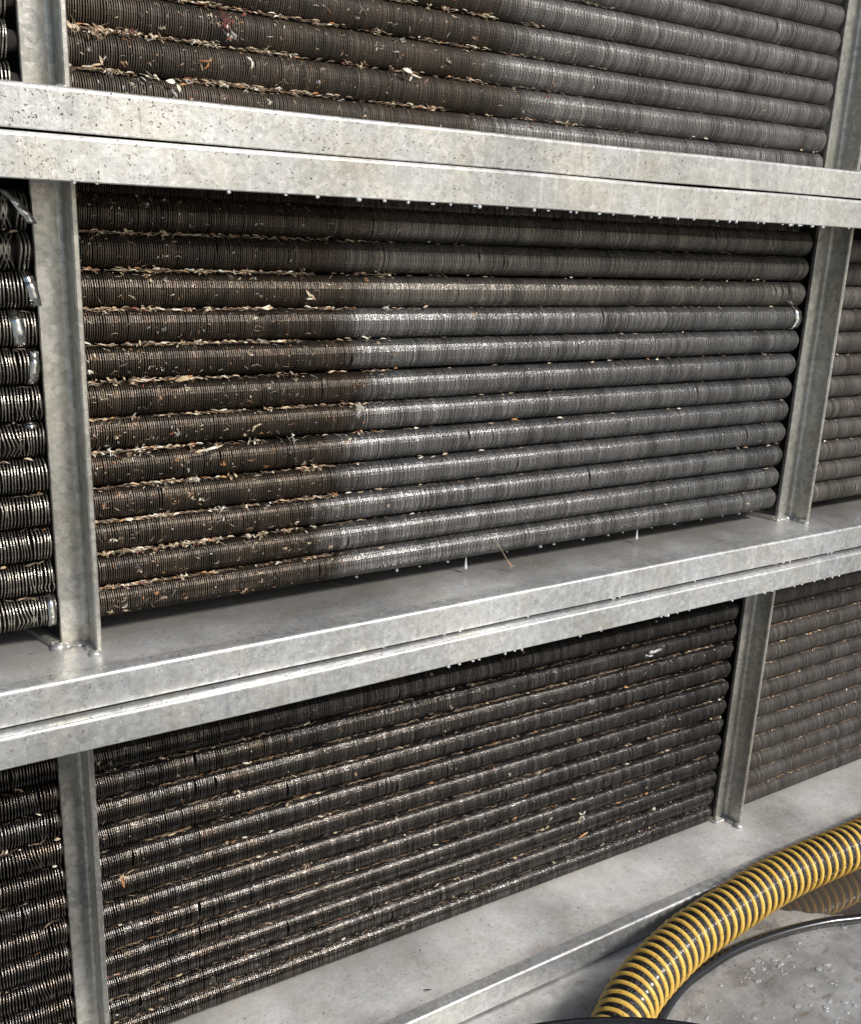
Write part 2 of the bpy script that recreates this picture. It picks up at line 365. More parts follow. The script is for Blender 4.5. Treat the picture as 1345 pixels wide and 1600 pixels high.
def frame(label, ly, rail, tray_z, lip_bot, posts, mats, post_top, seed):
    f = empty('steel_frame', (0, ly, tray_z if tray_z is not None else rail[1]))
    tag(f, label, 'steel frame', 'stacked galvanised frames holding the finned tubes')
    off = -Vector(f.location)
    def add(name, me, mat, parent=f, lab=None):
        me.transform(Matrix.Translation(off)); o = put(name, me, mat, parent)
        if lab: o['label'] = lab
        return o
    zt = rail[0]
    if rail[1] is not None:
        add('top_rail', lip_mesh(ly, rail[0], rail[1], seed=seed), mats[1])
        add('top_plate', plate_mesh(ly + .0202, 1.22, rail[0] - .0004, .003, seed), M['tray'])
    add('tray', plate_mesh(ly + .0202, 1.22, tray_z - .0002, seed=seed + 3), mats[2])
    add('tray_lip', lip_mesh(ly, tray_z, lip_bot, seed=seed + 7), mats[0])
    for i, (xl, xr, yf, yb) in enumerate(posts):
        p = add('post', post_mesh(xl, xr, yf, yb, tray_z, post_top), M['post'])
        wd = add('weld', weld_mesh(xl, xr, yf, yb, tray_z, seed * 10 + i, 1.0 if i == 0 else 1.25), M['weld'], f)
        add('tube_sheet', bar_mesh((xl + .012, yb + .012, tray_z + .0003), (xl - .06, 1.2, tray_z + .0003), .006, post_top - tray_z - .001) if False else bar_mesh((xl - .004, yb + .004, tray_z + .0003), (xl - .045, yb + .14, tray_z + .0003), .012, .006), M['post'])
    add('added_sky_block', mesh_np('back', np.array([(X0, 1.215, lip_bot - .004), (X1, 1.215, lip_bot - .004), (X1, 1.215, post_top), (X0, 1.215, post_top)]), np.array([(0, 1, 2, 3)]), False), M['void'])  # added black sheet that blocks sky light from behind, no real frame part
    return f
Z = lambda z: z + ZO
frame('topmost galvanised frame, its debris speckled lip crossing the photo above the middle tier', .9555, (Z(.6), Z(.565)), Z(.1080), Z(.0702),
      [(.192, .2278, 1.0, 1.0345), (1.3575, 1.396, 1.0, 1.0345)], (M['beam'], M['beam'], M['tray']), Z(.596), 1)
frame('middle galvanised frame with two angle posts standing on its wet tray', .950, (Z(.0680), Z(.0285)), Z(-.4532), Z(-.4915),
      [(.1925, .2275, 1.0, 1.0345), (1.367, 1.4052, 1.0, 1.0345)], (M['beam2'], M['beam'], M['tray']), Z(.0645), 2)
frame('lowest galvanised frame, its wide tray just above the floor and the yellow hose', .936, (Z(-.4952), Z(-.5300)), Z(-1.0687), Z(-1.1100),
      [(.1865, .2200, 1.040, 1.0745), (1.3655, 1.3985, 1.040, 1.0745)], (M['beam2'], M['beam2'], M['tray_low']), Z(-.4985), 3)

# ------------------------------------------------------------------ finned tubes
def fins_mesh(name, length, pitch, R, rc, seed, seg=30, wav=.00008, bends=(), th=.00046, rv=.004, lean=.0003, bun=.28):
    rs = np.random.RandomState(seed); n = int(length / pitch)
    x = np.arange(n) * pitch + rs.normal(0, pitch * .05, n)
    # long slow bunching of the fins
    k = np.arange(n)
    for amp, per in ((pitch * bun, 9.), (pitch * bun * 1.3, 31.)):
        ph = np.cumsum(rs.normal(1, .35, n)) * 2 * np.pi / per; x += amp * .35 * np.sin(ph)
    x = np.sort(x); x = np.maximum.accumulate(x + k * 1e-6)
    sl = np.convolve(rs.normal(0, 1, n + 20), np.ones(8) / 8 ** .5, 'same')[10:10 + n] * lean
    Rj = R + rs.normal(0, R * .005, n) + np.convolve(rs.normal(0, 1, n + 20), np.ones(6) / 6, 'same')[10:10 + n] * R * rv
    outl = rs.rand(n) < .06; Rj[outl] += R * .016
    ang = np.linspace(0, 2 * np.pi, seg, endpoint=False)
    ph1 = rs.rand() * 6
    T, A = np.meshgrid(k, ang, indexing='ij')
    dx = sl[:, None] * np.cos(A - ph1) + wav * np.sin(2 * A + T * .21 + ph1) + wav * .7 * np.sin(3 * A - T * .33)
    for (k0, a0, kw, aw, amp) in bends:     # knocked places: fins pushed over on one side
        fr = (k0 * n)
        dx += amp * np.exp(-((T - fr) / kw) ** 2) * np.exp(-((np.angle(np.exp(1j * (A - a0)))) / aw) ** 2) * np.sign(np.sin(T * .9 + 1) + .6)
    rag = 1 + rs.normal(0, .004, (n, seg))
    co = np.zeros((n, 4, seg, 3))
    for j, (rad, off, fx) in enumerate(((rc, -th, 0.), (None, -th, 1.), (None, th, 1.), (rc, th, 0.))):
        r = (np.full((n, seg), rc) if rad else Rj[:, None] * rag)
        co[:, j, :, 0] = x[:, None] + off + dx * fx
        co[:, j, :, 1] = r * np.cos(A); co[:, j, :, 2] = r * np.sin(A)
    co = co.reshape(-1, 3)
    a = np.arange(seg); b_ = (a + 1) % seg; fs = []
    for j in range(3):
        q = np.stack([j * seg + a, (j + 1) * seg + a, (j + 1) * seg + b_, j * seg + b_], 1); fs.append(q)
    q = np.concatenate(fs); base = (np.arange(n) * 4 * seg)[:, None, None]
    return mesh_np(name, co, (q[None] + base).reshape(-1, 4), smooth=False)

def cyl_mesh(name, length, r, seg=20):
    bm = bmesh.new(); bmesh.ops.create_cone(bm, cap_ends=True, segments=seg, radius1=r, radius2=r, depth=length)
    bmesh.ops.rotate(bm, verts=bm.verts, matrix=Matrix.Rotation(math.pi / 2, 3, 'Y')); bmesh.ops.translate(bm, verts=bm.verts, vec=(length / 2, 0, 0))
    for f_ in bm.faces: f_.smooth = len(f_.verts) == 4
    me = bpy.data.meshes.new(name); bm.to_mesh(me); bm.free(); return me
def band_mesh(name, R, w_, a0, a1, skew=0, seg=20, th=.0006):
    co = []; 
    for i in range(seg + 1):
        a = math.radians(a0 + (a1 - a0) * i / seg); dx = skew * (i / seg - .5)
        for rr_, xx in ((R, 0), (R, w_), (R + th, w_), (R + th, 0)):
            rr2 = rr_ + .0006 * math.sin(i * 1.3)
            co.append((xx + dx, rr2 * math.cos(a), rr2 * math.sin(a)))
    f = []
    for i in range(seg):
        for j in range(4): f.append((i * 4 + j, i * 4 + (j + 1) % 4, (i + 1) * 4 + (j + 1) % 4, (i + 1) * 4 + j))
    f += [(0, 3, 2, 1), (seg * 4, seg * 4 + 1, seg * 4 + 2, seg * 4 + 3)]
    return mesh_np(name, np.array(co), np.array(f))

FR = math.pi     # angle of the side facing the viewer (-Y)
pitch = .00235
R2, R1, R3 = .0184, .0177, .0183
LB = 1.118
def bset(seed, m):
    r = random.Random(seed)
    return [(r.random(), FR + r.uniform(-.5, .6) * -1, r.uniform(2.0, 4.5), r.uniform(.25, .6), r.uniform(.0006, .0022) * r.choice((-1, 1))) for _ in range(m)]
bent_v = fins_mesh('fins', LB, pitch, R2, .0095, 177, bends=[(.935, FR - .3, 3., .5, .004), (.95, FR - .3, 3., .5, .004), (.968, FR - .3, 3., .5, .004), (.4, FR, 3, .4, .002)])
mid_v = [fins_mesh('fins', LB, pitch, R2, .0095, 100 + i, bends=bset(i, 3)) for i in range(6)]
top_v = [fins_mesh('fins', LB, pitch, R1, .0095, 200 + i, bends=bset(20 + i, 2), lean=.0003) for i in range(3)]
low_v = [fins_mesh('fins', LB, pitch * 1.04, R3, .0095, 300 + i, bends=bset(40 + i, 5), lean=.0007, wav=.00035, bun=.7, rv=.010) for i in range(6)]
left_v = [fins_mesh('fins', .50, .0033, R2, .0095, 400 + i, bends=bset(60 + i, 5), wav=.0003, th=.00055, lean=.0006, seg=40) for i in range(5)]
wavy_v = fins_mesh('fins', .50, .0044, R2 * 1.05, .0095, 444, bends=[(.93, FR - .1, 9, .7, .006), (.83, FR, 6, .6, .005)], wav=.0009, th=.0007, seg=44, bun=.3)
right_v = [fins_mesh('fins', 1.1, pitch, R2, .0095, 500 + i, bends=bset(80 + i, 2)) for i in range(3)]
pipe_long = cyl_mesh('pipe', LB + .015, .0097); pipe_short = cyl_mesh('pipe', .512, .0097)

ORD = ['topmost', 'second from the top', 'third from the top', 'fourth from the top', 'fifth from the top', 'sixth from the top', 'seventh from the top', 'eighth from the top', 'ninth from the top', 'tenth from the top', 'eleventh from the top', 'lowest']
seams = []      # (left point, right point, radius, tier) for the dirt that lies between tubes
def tube(meshes, i, xa, xb, y, za, zb, mat, label, group, pipe, R):
    """one finned tube from x = xa to xb; za, zb heights at its two ends"""
    t = empty('finned_tube', (xa, y, Z(za)))
    t.rotation_euler = (0, -math.atan2(zb - za, xb - xa), 0)
    tag(t, label, 'finned tube', group)
    me = meshes[i % len(meshes)] if isinstance(meshes, list) else meshes
    fo = put('fins', me, mat, t, slot_object=True)
    fo.rotation_euler = (0, 0, 0)
    po = put('pipe', pipe, M['pipe'], t); po.location = (-.004, 0, 0)
    return t

DT1, DT2, DT3 = 1.048, 1.048, 1.085
look = {'mid': ['in the dark under the beam', 'dull brown all along', 'with bent patch at right end', 'with foil band at right end'] + ['half dirty and half washed grey'] * 8}
tubes = {}
for k in range(12):
    za, zb = DT2 * (.0035 - .0360 * k), DT2 * (.0015 - .0361 * k)
    za += .0012 * math.sin(k * 2.3); zb += .0008 * math.sin(k * 1.7 + 1)
    za -= .0 ; xe = .2315 + nr.uniform(-.001, .001)
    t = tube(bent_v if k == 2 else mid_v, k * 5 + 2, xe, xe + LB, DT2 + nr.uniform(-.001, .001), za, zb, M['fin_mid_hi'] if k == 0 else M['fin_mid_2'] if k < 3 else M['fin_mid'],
             f'finned tube {look["mid"][k]}, {ORD[k]}, middle tier', 'finned tubes between the two posts of the middle tier', pipe_long, R2)
    tubes['m', k] = t
    if k < 11: seams.append(('mid', xe, xe + LB - .005, DT2, za - .018 * DT2, zb - .018 * DT2))
b = put('end_band', band_mesh('band', R2 + .0006, .015, 95, 265, .002), M['foil'], tubes['m', 3]); b.location = (LB - .0170, 0, 0); b['label'] = 'shiny foil end band'
# second row tubes that show as a dark comb under each upper rail
t = tube(mid_v, 1, .235, 1.35, DT2 + .031, .0255, .0240, M['fin_mid_hi'], 'dark finned tube set back in shadow right under the upper beam', 'set back finned tubes of the second row', pipe_long, R2)
t = tube(low_v, 1, .225, 1.34, DT3 + .031, -.600 * DT3 + .0 + .012, -.600 * DT3 + .004, M['fin_low'], 'dark finned tube set back in shadow right under the lower beam', 'set back finned tubes of the second row', pipe_long, R3)

for k in range(9):          # top tier, counted upwards from the lip
    cl = .1103 + .0347 * k; cr = .1147 + .0329 * k
    za, zb = DT1 * cl - .0005 * math.sin(k * 3), DT1 * cr
    names = ['lowest, half hidden by the speckled lip', 'second from the bottom', 'third from the bottom', 'fourth from the bottom', 'fifth from the bottom', 'sixth from the bottom', 'seventh from the bottom', 'eighth from the bottom', 'ninth from the bottom']
    t = tube(top_v, k + (k // 3), .230, 1.35, DT1 + nr.uniform(-.001, .001), za, zb, M['fin_top'],
             f'littered finned tube of the top tier, {names[k]}', 'finned tubes of the top tier', pipe_long, R1)
    tubes['t', k] = t
    seams.append(('top', .232, 1.345, DT1, za + .0172 * DT1, zb + .0166 * DT1))
for k in range(12):
    za, zb = DT3 * (-.5755 - .0338 * k), DT3 * (-.583 - .0347 * k)
    za += .001 * math.sin(k * 2.9)
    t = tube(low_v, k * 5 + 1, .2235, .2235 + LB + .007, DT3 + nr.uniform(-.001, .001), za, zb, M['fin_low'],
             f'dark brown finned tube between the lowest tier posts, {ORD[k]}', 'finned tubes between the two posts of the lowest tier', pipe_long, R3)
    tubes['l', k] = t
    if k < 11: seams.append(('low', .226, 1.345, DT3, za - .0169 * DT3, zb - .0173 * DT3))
for k in range(12):
    z = DT2 * (.0012 - .0358 * k)
    me = wavy_v if k in (0, 1) else left_v
    lb_ = {0: 'finned tube with crushed fins and tilted foil strip', 1: 'finned tube with bright wavy crushed fins', 3: 'finned tube with wide foil band'}.get(k, 'shiny coarse finned tube left of the post')
    xend = .1935
    t = tube(me, k * 2, xend - .50, xend, DT2, z, z + .0003, M['fin_left'], f'{lb_}, {ORD[k]}, middle tier left edge', 'finned tubes left of the post, middle tier', pipe_short, R2)
    tubes['ml', k] = t
    if k: seams.append(('left', -.3, .185, DT2, z + .018, z + .018))
for k, (xo, ww, a0, a1, sk) in {0: (.478, .010, 75, 215, .030), 2: (.488, .010, 95, 230, .010), 3: (.473, .0115, 100, 265, .004), 4: (.486, .008, 120, 262, -.006), 6: (.480, .010, 85, 135, .0), 11: (.487, .008, 90, 270, 0)}.items():
    b = put('end_band', band_mesh('band', R2 + .0008, ww, a0, a1, sk), M['foil'], tubes['ml', k]); b.location = (xo, 0, 0)
for k in range(12):
    z = DT3 * (-.571 - .0350 * k)
    lab = ('scraped bright finned tube, ' if k == 0 else 'dark gritty finned tube, ') + ORD[k] + ' left of the post, lowest tier'
    t = tube(left_v, k * 2 + 1, 0.1865 - .50, .1865, DT3, z, z - .001, M['fin_low_left'] if 'fin_low_left' in M else M['fin_low'], lab, 'finned tubes left of the post, lowest tier', pipe_short, R3)
    tubes['ll', k] = t
    if k: seams.append(('left', -.3, .18, DT3, z + .0185, z + .0182))
b = put('end_band', band_mesh('band', R3 + .0008, .10, 120, 215, .01), M['foil'], tubes['ll', 0]); b.location = (.37, 0, 0); b['label'] = 'scraped bright patch'
bpy.data.objects.remove(b)
for k in range(12):
    z = DT2 * (-.0055 - .0357 * k)
    tubes['mr', k] = tube(right_v, k, 1.411, 2.5, DT2, z, z, M['fin_right'], f'finned tube right of the right post, {ORD[k]}, middle tier', 'finned tubes right of the post, middle tier', pipe_long, R2)
    z = DT3 * (-.573 - .0352 * k)
    tubes['lr', k] = tube(right_v, k + 1, 1.404, 2.5, DT3, z, z, M['fin_right_low'], f'dusty finned tube right of the right post, {ORD[k]}, lowest tier', 'finned tubes right of the post, lowest tier', pipe_long, R3)
    if k: seams.append(('rlow', 1.406, 2.3, DT3, z + .0187, z + .0187)); seams.append(('rmid', 1.415, 1.8, DT2, z + .5720 * 0 + (DT2 * (-.0055 - .0357 * k) - z) + .0185, DT2 * (-.0055 - .0357 * k) + .0185))
for k in range(6):
    z = DT1 * (.1103 + .0347 * k)
    tube(left_v, k + 2, .186 - .50, .186, DT1, z, z, M['fin_left'], f'upper left corner finned tube, {["lowest", "second", "third", "fourth", "fifth", "sixth"][k]} counted from the beam', 'finned tubes left of the post, top tier', pipe_short, R1)
    tube(right_v, k + 2, 1.41, 2.5, DT1, DT1 * (.1147 + .034 * k), DT1 * (.1147 + .034 * k), M['fin_right'], f'finned tube beyond the upper right post, {["lowest", "second", "third", "fourth", "fifth", "sixth"][k]} counted from the beam', 'finned tubes right of the post, top tier', pipe_long, R1)

# ------------------------------------------------------------------ debris (stuff)
class Tri:
    def __init__(s): s.co = []; s.f = []; s.m = []
    def flake(s, p, t, nrm, L, W, m, curl=.3):
        """leaf-like bit: 6-sided outline bent along its length"""
        b_ = nrm.cross(t); i = len(s.co)
        r = rng.uniform
        out = [(-.5, 0), (-.2, .5 * r(.5, 1)), (.2, .42 * r(.4, 1)), (.5, r(-.12, .12)), (.15, -.45 * r(.5, 1)), (-.25, -.5 * r(.3, 1))]
        s.co.append(p + nrm * (L * curl * .5))
        for a, c in out: s.co.append(p + t * (a * L) + b_ * (c * W) + nrm * (L * curl * (.5 - 2 * a * a) + r(-.08, .08) * W))
        for j in range(6): s.f.append((i, i + 1 + j, i + 1 + (j + 1) % 6)); s.m.append(m)
    def fibre(s, p, t, nrm, L, W, m, n=4, bend=.4):
        b_ = nrm.cross(t).normalized(); i = len(s.co); k = rng.uniform(-bend, bend); k2 = rng.uniform(0, bend)
        for j in range(n + 1):
            u = j / n - .5; c = p + t * (u * L) + b_ * (k * L * u * u * 2) + nrm * (k2 * L * (.25 - u * u))
            ww = W * (1 - abs(u) * 1.2) * .5
            s.co += [c + b_ * ww, c + nrm * ww * 1.2, c - b_ * ww]
        for j in range(n):
            q = i + j * 3
            for a, b2 in ((0, 1), (1, 2)):
                s.f.append((q + a, q + a + 3, q + b2)); s.f.append((q + b2, q + a + 3, q + b2 + 3)); s.m += [m, m]
    def clump(s, p, nrm, rad, cnt, m, L=.004):
        for _ in range(cnt):
            d = Vector((rng.gauss(0, 1), rng.gauss(0, .4), rng.gauss(0, .6))) * rad * .5
            t = Vector((rng.uniform(-1, 1), rng.uniform(-.4, .4), rng.uniform(-1, 1))).normalized()
            n2 = (nrm + Vector((rng.uniform(-.7, .7), rng.uniform(-.7, .2), rng.uniform(-.7, .7)))).normalized()
            t = (t - n2 * t.dot(n2)).normalized()
            mm = m if rng.random() < .7 else rng.choice((0, 1, 3, 5))
            if rng.random() < .5: s.flake(p + d, t, n2, L * rng.uniform(.5, 1.4), L * rng.uniform(.2, .6), mm)
            else: s.fibre(p + d, t, n2, L * rng.uniform(.8, 2.2), .0004, mm)
    def build(s, name, parent=None):
        me = mesh_np(name, np.array([tuple(c) for c in s.co]), np.array(s.f), False, s.m)
        return put(name, me, [M['fluff'], M['tan'], M['orange'], M['pale'], M['darkbit'], M['red'], M['grey']], parent)

UPV = Vector((0, -.6, .8)).normalized()
def on_tube(y, z, R, a):
    """point and outward normal on a tube's viewer side; a = elevation angle in degrees"""
    a = math.radians(a); n = Vector((0, -math.cos(a), math.sin(a))); return n
def dens(tier, x):
    if tier == 'mid': return max(.10, min(1, 1.15 - (x - .2) / .42)) if x < .60 else .035
    if tier == 'top': return max(.02, min(1, 1.2 - (x - .2) / .62))
    if tier == 'low': return max(.5, .85 - (x - .2) * .45)
    if tier == 'rlow': return .8
    if tier == 'rmid': return .07
    return .12
packs = {'top': Tri(), 'mid': Tri(), 'low': Tri()}
key = {'top': 'top', 'mid': 'mid', 'low': 'low', 'rlow': 'low', 'rmid': 'mid', 'left': 'mid'}
for si, (tier, xa, xb, y, za, zb) in enumerate(seams):
    T = packs['low' if (tier == 'left' and y > 1.06) else key[tier]]
    x = xa
    lift = {'top': .0005, 'mid': -.0005, 'low': -.0015, 'rlow': -.0012, 'rmid': -.001, 'left': 0}[tier]
    base_in = {'top': .0095, 'mid': .0100, 'low': .0072, 'rlow': .0070, 'rmid': .0085, 'left': .009}[tier]
    while x < xb:
        d = dens(tier, x); pn = max(0, noise.noise(Vector((x * 21, si * 3.3, 0))) * 1.6 + .42)
        z = za + (zb - za) * (x - xa) / (xb - xa)
        for _q in range(1 if tier in ('mid', 'top') else 1):
          if rng.random() < d * (.12 + 1.3 * pn):
              # fine lint lying in the crevice
              p = Vector((x, y - base_in + rng.uniform(-.002, .002), Z(z) + lift + rng.uniform(-.0012, .0010)))
              n_ = (UPV + Vector((rng.uniform(-.3, .3), rng.uniform(-.3, .3), 0))).normalized(); t_ = Vector((1, rng.uniform(-.5, .5), rng.uniform(-.45, .45)))
              t_ = (t_ - n_ * t_.dot(n_)).normalized()
              T.fibre(p, t_, n_, rng.uniform(.003, .010), rng.uniform(.0003, .0010), 0 if rng.random() < .75 else rng.choice((1, 1, 4, 2)), 3, .3)
        if rng.random() < d * (.02 if tier in ('low', 'rlow') else .20) * (pn * 2):
            p = Vector((x, y - base_in - .002, Z(z) + lift + rng.uniform(-.001, .002)))
            m = rng.choices((0, 1, 2, 3, 4, 5), (3, 6, 1.2, 2.5, 1, .3))[0]
            t_ = Vector((1, rng.uniform(-.5, .3), rng.uniform(-.6, .6))).normalized(); n_ = UPV; t_ = (t_ - n_ * t_.dot(n_)).normalized()
            T.flake(p, t_, n_, rng.uniform(.003, .011), rng.uniform(.0012, .0042), m)
        if rng.random() < d * d * (.002 if tier in ('low', 'rlow') else (.06 if tier == 'top' else .045)):
            T.clump(Vector((x, y - base_in - .002, Z(z) + lift)), UPV, rng.uniform(.003, .009), rng.randint(5, 13), rng.choice((0, 1, 1, 3)), rng.uniform(.004, .0065))
        x += .00105 if tier != 'rmid' else .002
# bits stuck to the faces of the tubes
def strew(T, tier, y, R, zl, zr, xa, xb, n, alo=-35, ahi=70):
    for _ in range(n):
        x = rng.uniform(xa, xb)
        if rng.random() > dens(tier, x): continue
        a = rng.uniform(alo, ahi); nn = on_tube(0, 0, R, a)
        z = zl + (zr - zl) * (x - xa) / (xb - xa)
        p = Vector((x, y, Z(z))) + nn * (R + .0004)
        u = nn.cross(Vector((1, 0, 0))); th_ = rng.uniform(0, 6.28); t_ = Vector((1, 0, 0)) * math.cos(th_) + u * math.sin(th_)
        q = rng.random()
        m = rng.choices((0, 1, 2, 3, 4, 5, 6), (3, 4, 1.3, 1.6, 2, .5, 1.5))[0]
        if q < .50: T.flake(p, t_, nn, rng.uniform(.0012, .0055), rng.uniform(.0007, .0018), m, .25)
        elif q < .90: T.fibre(p, t_, nn, rng.uniform(.003, .010), rng.uniform(.0003, .0007), m, 4, .5)
        else: T.clump(p, nn, .003, rng.randint(4, 9), m, .0042)
for k in range(12):
    strew(packs['mid'], 'mid', DT2, R2, DT2 * (.0035 - .036 * k), DT2 * (.0015 - .0361 * k), .235, .62, 90)
    strew(packs['mid'], 'mid', DT2, R2, DT2 * (.0035 - .036 * k), DT2 * (.0015 - .0361 * k), .235, 1.34, 260 if k > 1 else 120)
    strew(packs['low'], 'low', DT3, R3, DT3 * (-.5755 - .0338 * k), DT3 * (-.583 - .0347 * k), .23, 1.34, 55)
for k in range(7):
    strew(packs['top'], 'top', DT1, R1, DT1 * (.1103 + .0347 * k), DT1 * (.1147 + .0329 * k), .235, 1.34, 430)
# grit scattered on lips and trays
def grit(T, y, z0, z1, xa, xb, n):
    for _ in range(n):
        x = xa + (xb - xa) * rng.random() ** 1.5
        p = Vector((x, y - .0003, Z(rng.uniform(z0, z1)))); n_ = Vector((0, -1, 0)); th_ = rng.uniform(0, 6.28); t_ = Vector((math.cos(th_), 0, math.sin(th_)))
        T.flake(p, t_, n_, rng.uniform(.0008, .0035), rng.uniform(.0006, .0014), 4 if rng.random() < .8 else 1, .15)
grit(packs['top'], .9555, .073, .106, .15, 1.5, 420)
grit(packs['top'], .950, .031, .066, .15, 1.5, 200)
grit(packs['mid'], .950, -.489, -.456, .1, 1.6, 70); grit(packs['mid'], .936, -.528, -.498, .1, 1.6, 40)
def gritf(T, z, y0, y1, xa, xb, n, mm=(4, 4, 1, 2)):
    for _ in range(n):
        p = Vector((rng.uniform(xa, xb), rng.uniform(y0, y1), Z(z) + .0004)); th_ = rng.uniform(0, 6.28)
        T.flake(p, Vector((math.cos(th_), math.sin(th_), 0)), Vector((0, 0, 1)), rng.uniform(.001, .005), rng.uniform(.0006, .0016), rng.choice(mm), .2)
gritf(packs['mid'], -.4532, .956, 1.03, .15, 1.6, 420)
gritf(packs['mid'], -.4952, .937, .949, .1, 1.5, 120)
gritf(packs['low'], -1.0687, .94, 1.065, .4, 1.8, 480)
gritf(packs['low'], -1.1128, .55, .93, .7, 1.8, 260, (4, 4, 4, 1))
gritf(packs['low'], -1.1128, .79, .88, 1.12, 1.44, 420, (4, 4, 1, 0, 2, 3))
for k, lab in (('top', 'dry plant bits, seeds and lint scattered over the top tier'), ('mid', 'tan lint and leaf crumbs in the seams of the middle tier'), ('low', 'brown lint and grit over the lowest tier and floor')):
    tag(packs[k].build('plant_debris'), lab, 'debris', kind='stuff')

# ------------------------------------------------------------------ larger bits, each a thing
def bit(name, label, cat, loc, build, group='larger plant bits caught on the tubes'):
    T = Tri(); build(T, Vector((0, 0, 0))); o = T.build(name); o.location = (loc[0], loc[1], Z(loc[2])); tag(o, label, cat, group); return o
N0 = Vector((0, -.95, .3)).normalized()
def dirv(a): 
    t = Vector((math.cos(math.radians(a)), 0, math.sin(math.radians(a)))); return (t - N0 * t.dot(N0)).normalized()
def petals(lst):
    def f(T, o):
        for (dx, dz, a, L, W, m) in lst: T.flake(o + Vector((dx, -.001, dz)), dirv(a), N0, L, W, m, .3)
    return f
def fibres(lst):
    def f(T, o):
        for (dx, dz, a, L, W, m) in lst: T.fibre(o + Vector((dx, -.001, dz)), dirv(a), N0, L, W, m, 6, .25)
    return f
bit('winged_seed', 'white two winged seed lying on the dark finned tube above the speckled beam', 'seed', (.606, 1.026, .1665), petals([(-.006, .003, 160, .014, .006, 3), (.004, -.001, -15, .013, .003, 3), (-.002, -.004, -120, .008, .003, 3), (.010, -.002, 10, .006, .002, 1)]))
bit('white_petal', 'white oval petal with pinkish lint on the lowest visible tube of the top tier', 'petal', (.3325, 1.027, .1290), petals([(-.003, .001, 175, .010, .006, 3), (.005, -.004, -75, .009, .004, 3), (.001, -.010, -60, .008, .003, 6), (.010, 0, 5, .008, .003, 2)]))
bit('dead_insect', 'reddish crumpled dead insect with thin legs near the top of the photo', 'insect', (.391, 1.028, .1895), lambda T, o: (T.clump(o, N0, .010, 26, 5, .006), T.clump(o + Vector((.003, -.002, -.010)), N0, .007, 16, 6, .006), [T.fibre(o + Vector((-.004, 0, .008)), dirv(a), N0, .018, .0006, 5, 6, .2) for a in (100, 120, 150, 20)]))
bit('tan_tuft', 'tan spiky tuft caught beside the upper left post', 'tuft', (.2375, 1.027, .168), lambda T, o: T.clump(o, N0, .008, 22, 1, .007))
bit('fuzzy_tuft', 'pale beige fuzzy tuft in the seam near the upper left post', 'tuft', (.262, 1.028, .1665), lambda T, o: T.clump(o, N0, .009, 30, 0, .007))
bit('curled_leaf', 'curled tan leaf on the second tube above the beam, upper left', 'leaf', (.2585, 1.027, .1370), petals([(0, 0, 15, .013, .0035, 1), (.004, .005, 100, .010, .003, 1), (-.003, -.002, 160, .007, .002, 2)]))
bit('bent_petal', 'small white petal bent into a hook on a dark upper tube', 'petal', (.414, 1.026, .1575), petals([(-.002, .003, 145, .007, .003, 3), (.001, -.002, 80, .009, .003, 3)]))
bit('orange_sprig', 'orange branching sprig on the dark upper tube left of the bent petal', 'sprig', (.366, 1.027, .153), fibres([(0, 0, 5, .014, .0018, 2), (.002, -.004, 60, .010, .0018, 2), (-.004, -.006, 100, .007, .0014, 1), (.005, .002, 40, .006, .001, 1)]))
bit('forked_leaf', 'tan forked leaf on the third tube of the middle tier', 'leaf', (.483, 1.027, -.0778), petals([(-.003, .003, 120, .009, .003, 1), (.003, -.001, -50, .010, .003, 1), (0, -.003, 0, .011, .0025, 3)]))
bit('fan_petal', 'pale fan shaped petal in a seam of the middle tier', 'petal', (.4305, 1.026, -.0905), petals([(-.002, 0, 175, .011, .0055, 3), (.003, 0, 5, .009, .004, 1), (.0, .002, 20, .008, .003, 3)]))
bit('orange_leaf', 'orange brown dry leaf in a seam beside the left post', 'leaf', (.333, 1.025, -.1645), petals([(0, 0, 12, .020, .006, 1), (.006, .002, 20, .010, .003, 2), (-.004, -.001, 5, .009, .004, 2)]))
bit('split_leaf', 'long pale split leaf in the seam under the orange brown leaf', 'leaf', (.361, 1.025, -.2440), petals([(0, 0, 12, .024, .004, 3), (-.010, -.001, 8, .016, .004, 1), (.010, .002, 20, .013, .003, 1)]))
bit('twig', 'small tan forked twig on a middle tier tube', 'twig', (.4155, 1.026, -.2226), fibres([(0, 0, 40, .014, .0016, 1), (.002, .001, 15, .011, .0013, 3), (-.003, -.002, 60, .009, .0012, 1)]))
bit('lint_clump', 'pale hanging lint clump where the dirty and washed parts meet', 'lint clump', (.547, 1.027, -.209), lambda T, o: (T.clump(o, N0, .007, 22, 3, .006), T.clump(o + Vector((.001, -.001, -.008)), N0, .005, 10, 6, .006)))
def straw(T, o):
    pts = smooth_path([(0, 0, 0), (.009, -.004, -.014), (.019, -.006, -.030), (.026, -.006, -.040)], 10)
    for a, b2 in zip(pts, pts[1:]): T.fibre((a + b2) / 2, (b2 - a).normalized(), Vector((0, -1, 0)), (b2 - a).length * 2.4, .0011, 1, 2, .02)
    for a in (-35, -55, -75, -95, -20): T.fibre(pts[-1] + dirv(a) * .004, dirv(a), N0, .011, .0006, 1, 3, .2)
    T.flake(pts[-2], dirv(-55), N0, .010, .0025, 2, .2)
bit('straw', 'long straw with a frayed tip hanging from the lowest middle tier tube over the tray', 'straw', (.762, 1.027, -.4035), straw)
bit('star_petals', 'pale star of small petals on a dark tube near the right post, lowest tier', 'petals', (1.0075, 1.063, -.936), petals([(.004, .004, 45, .009, .003, 3), (-.004, .004, 135, .008, .003, 3), (.003, -.005, -60, .009, .003, 3), (-.004, -.004, -140, .008, .003, 1)]))
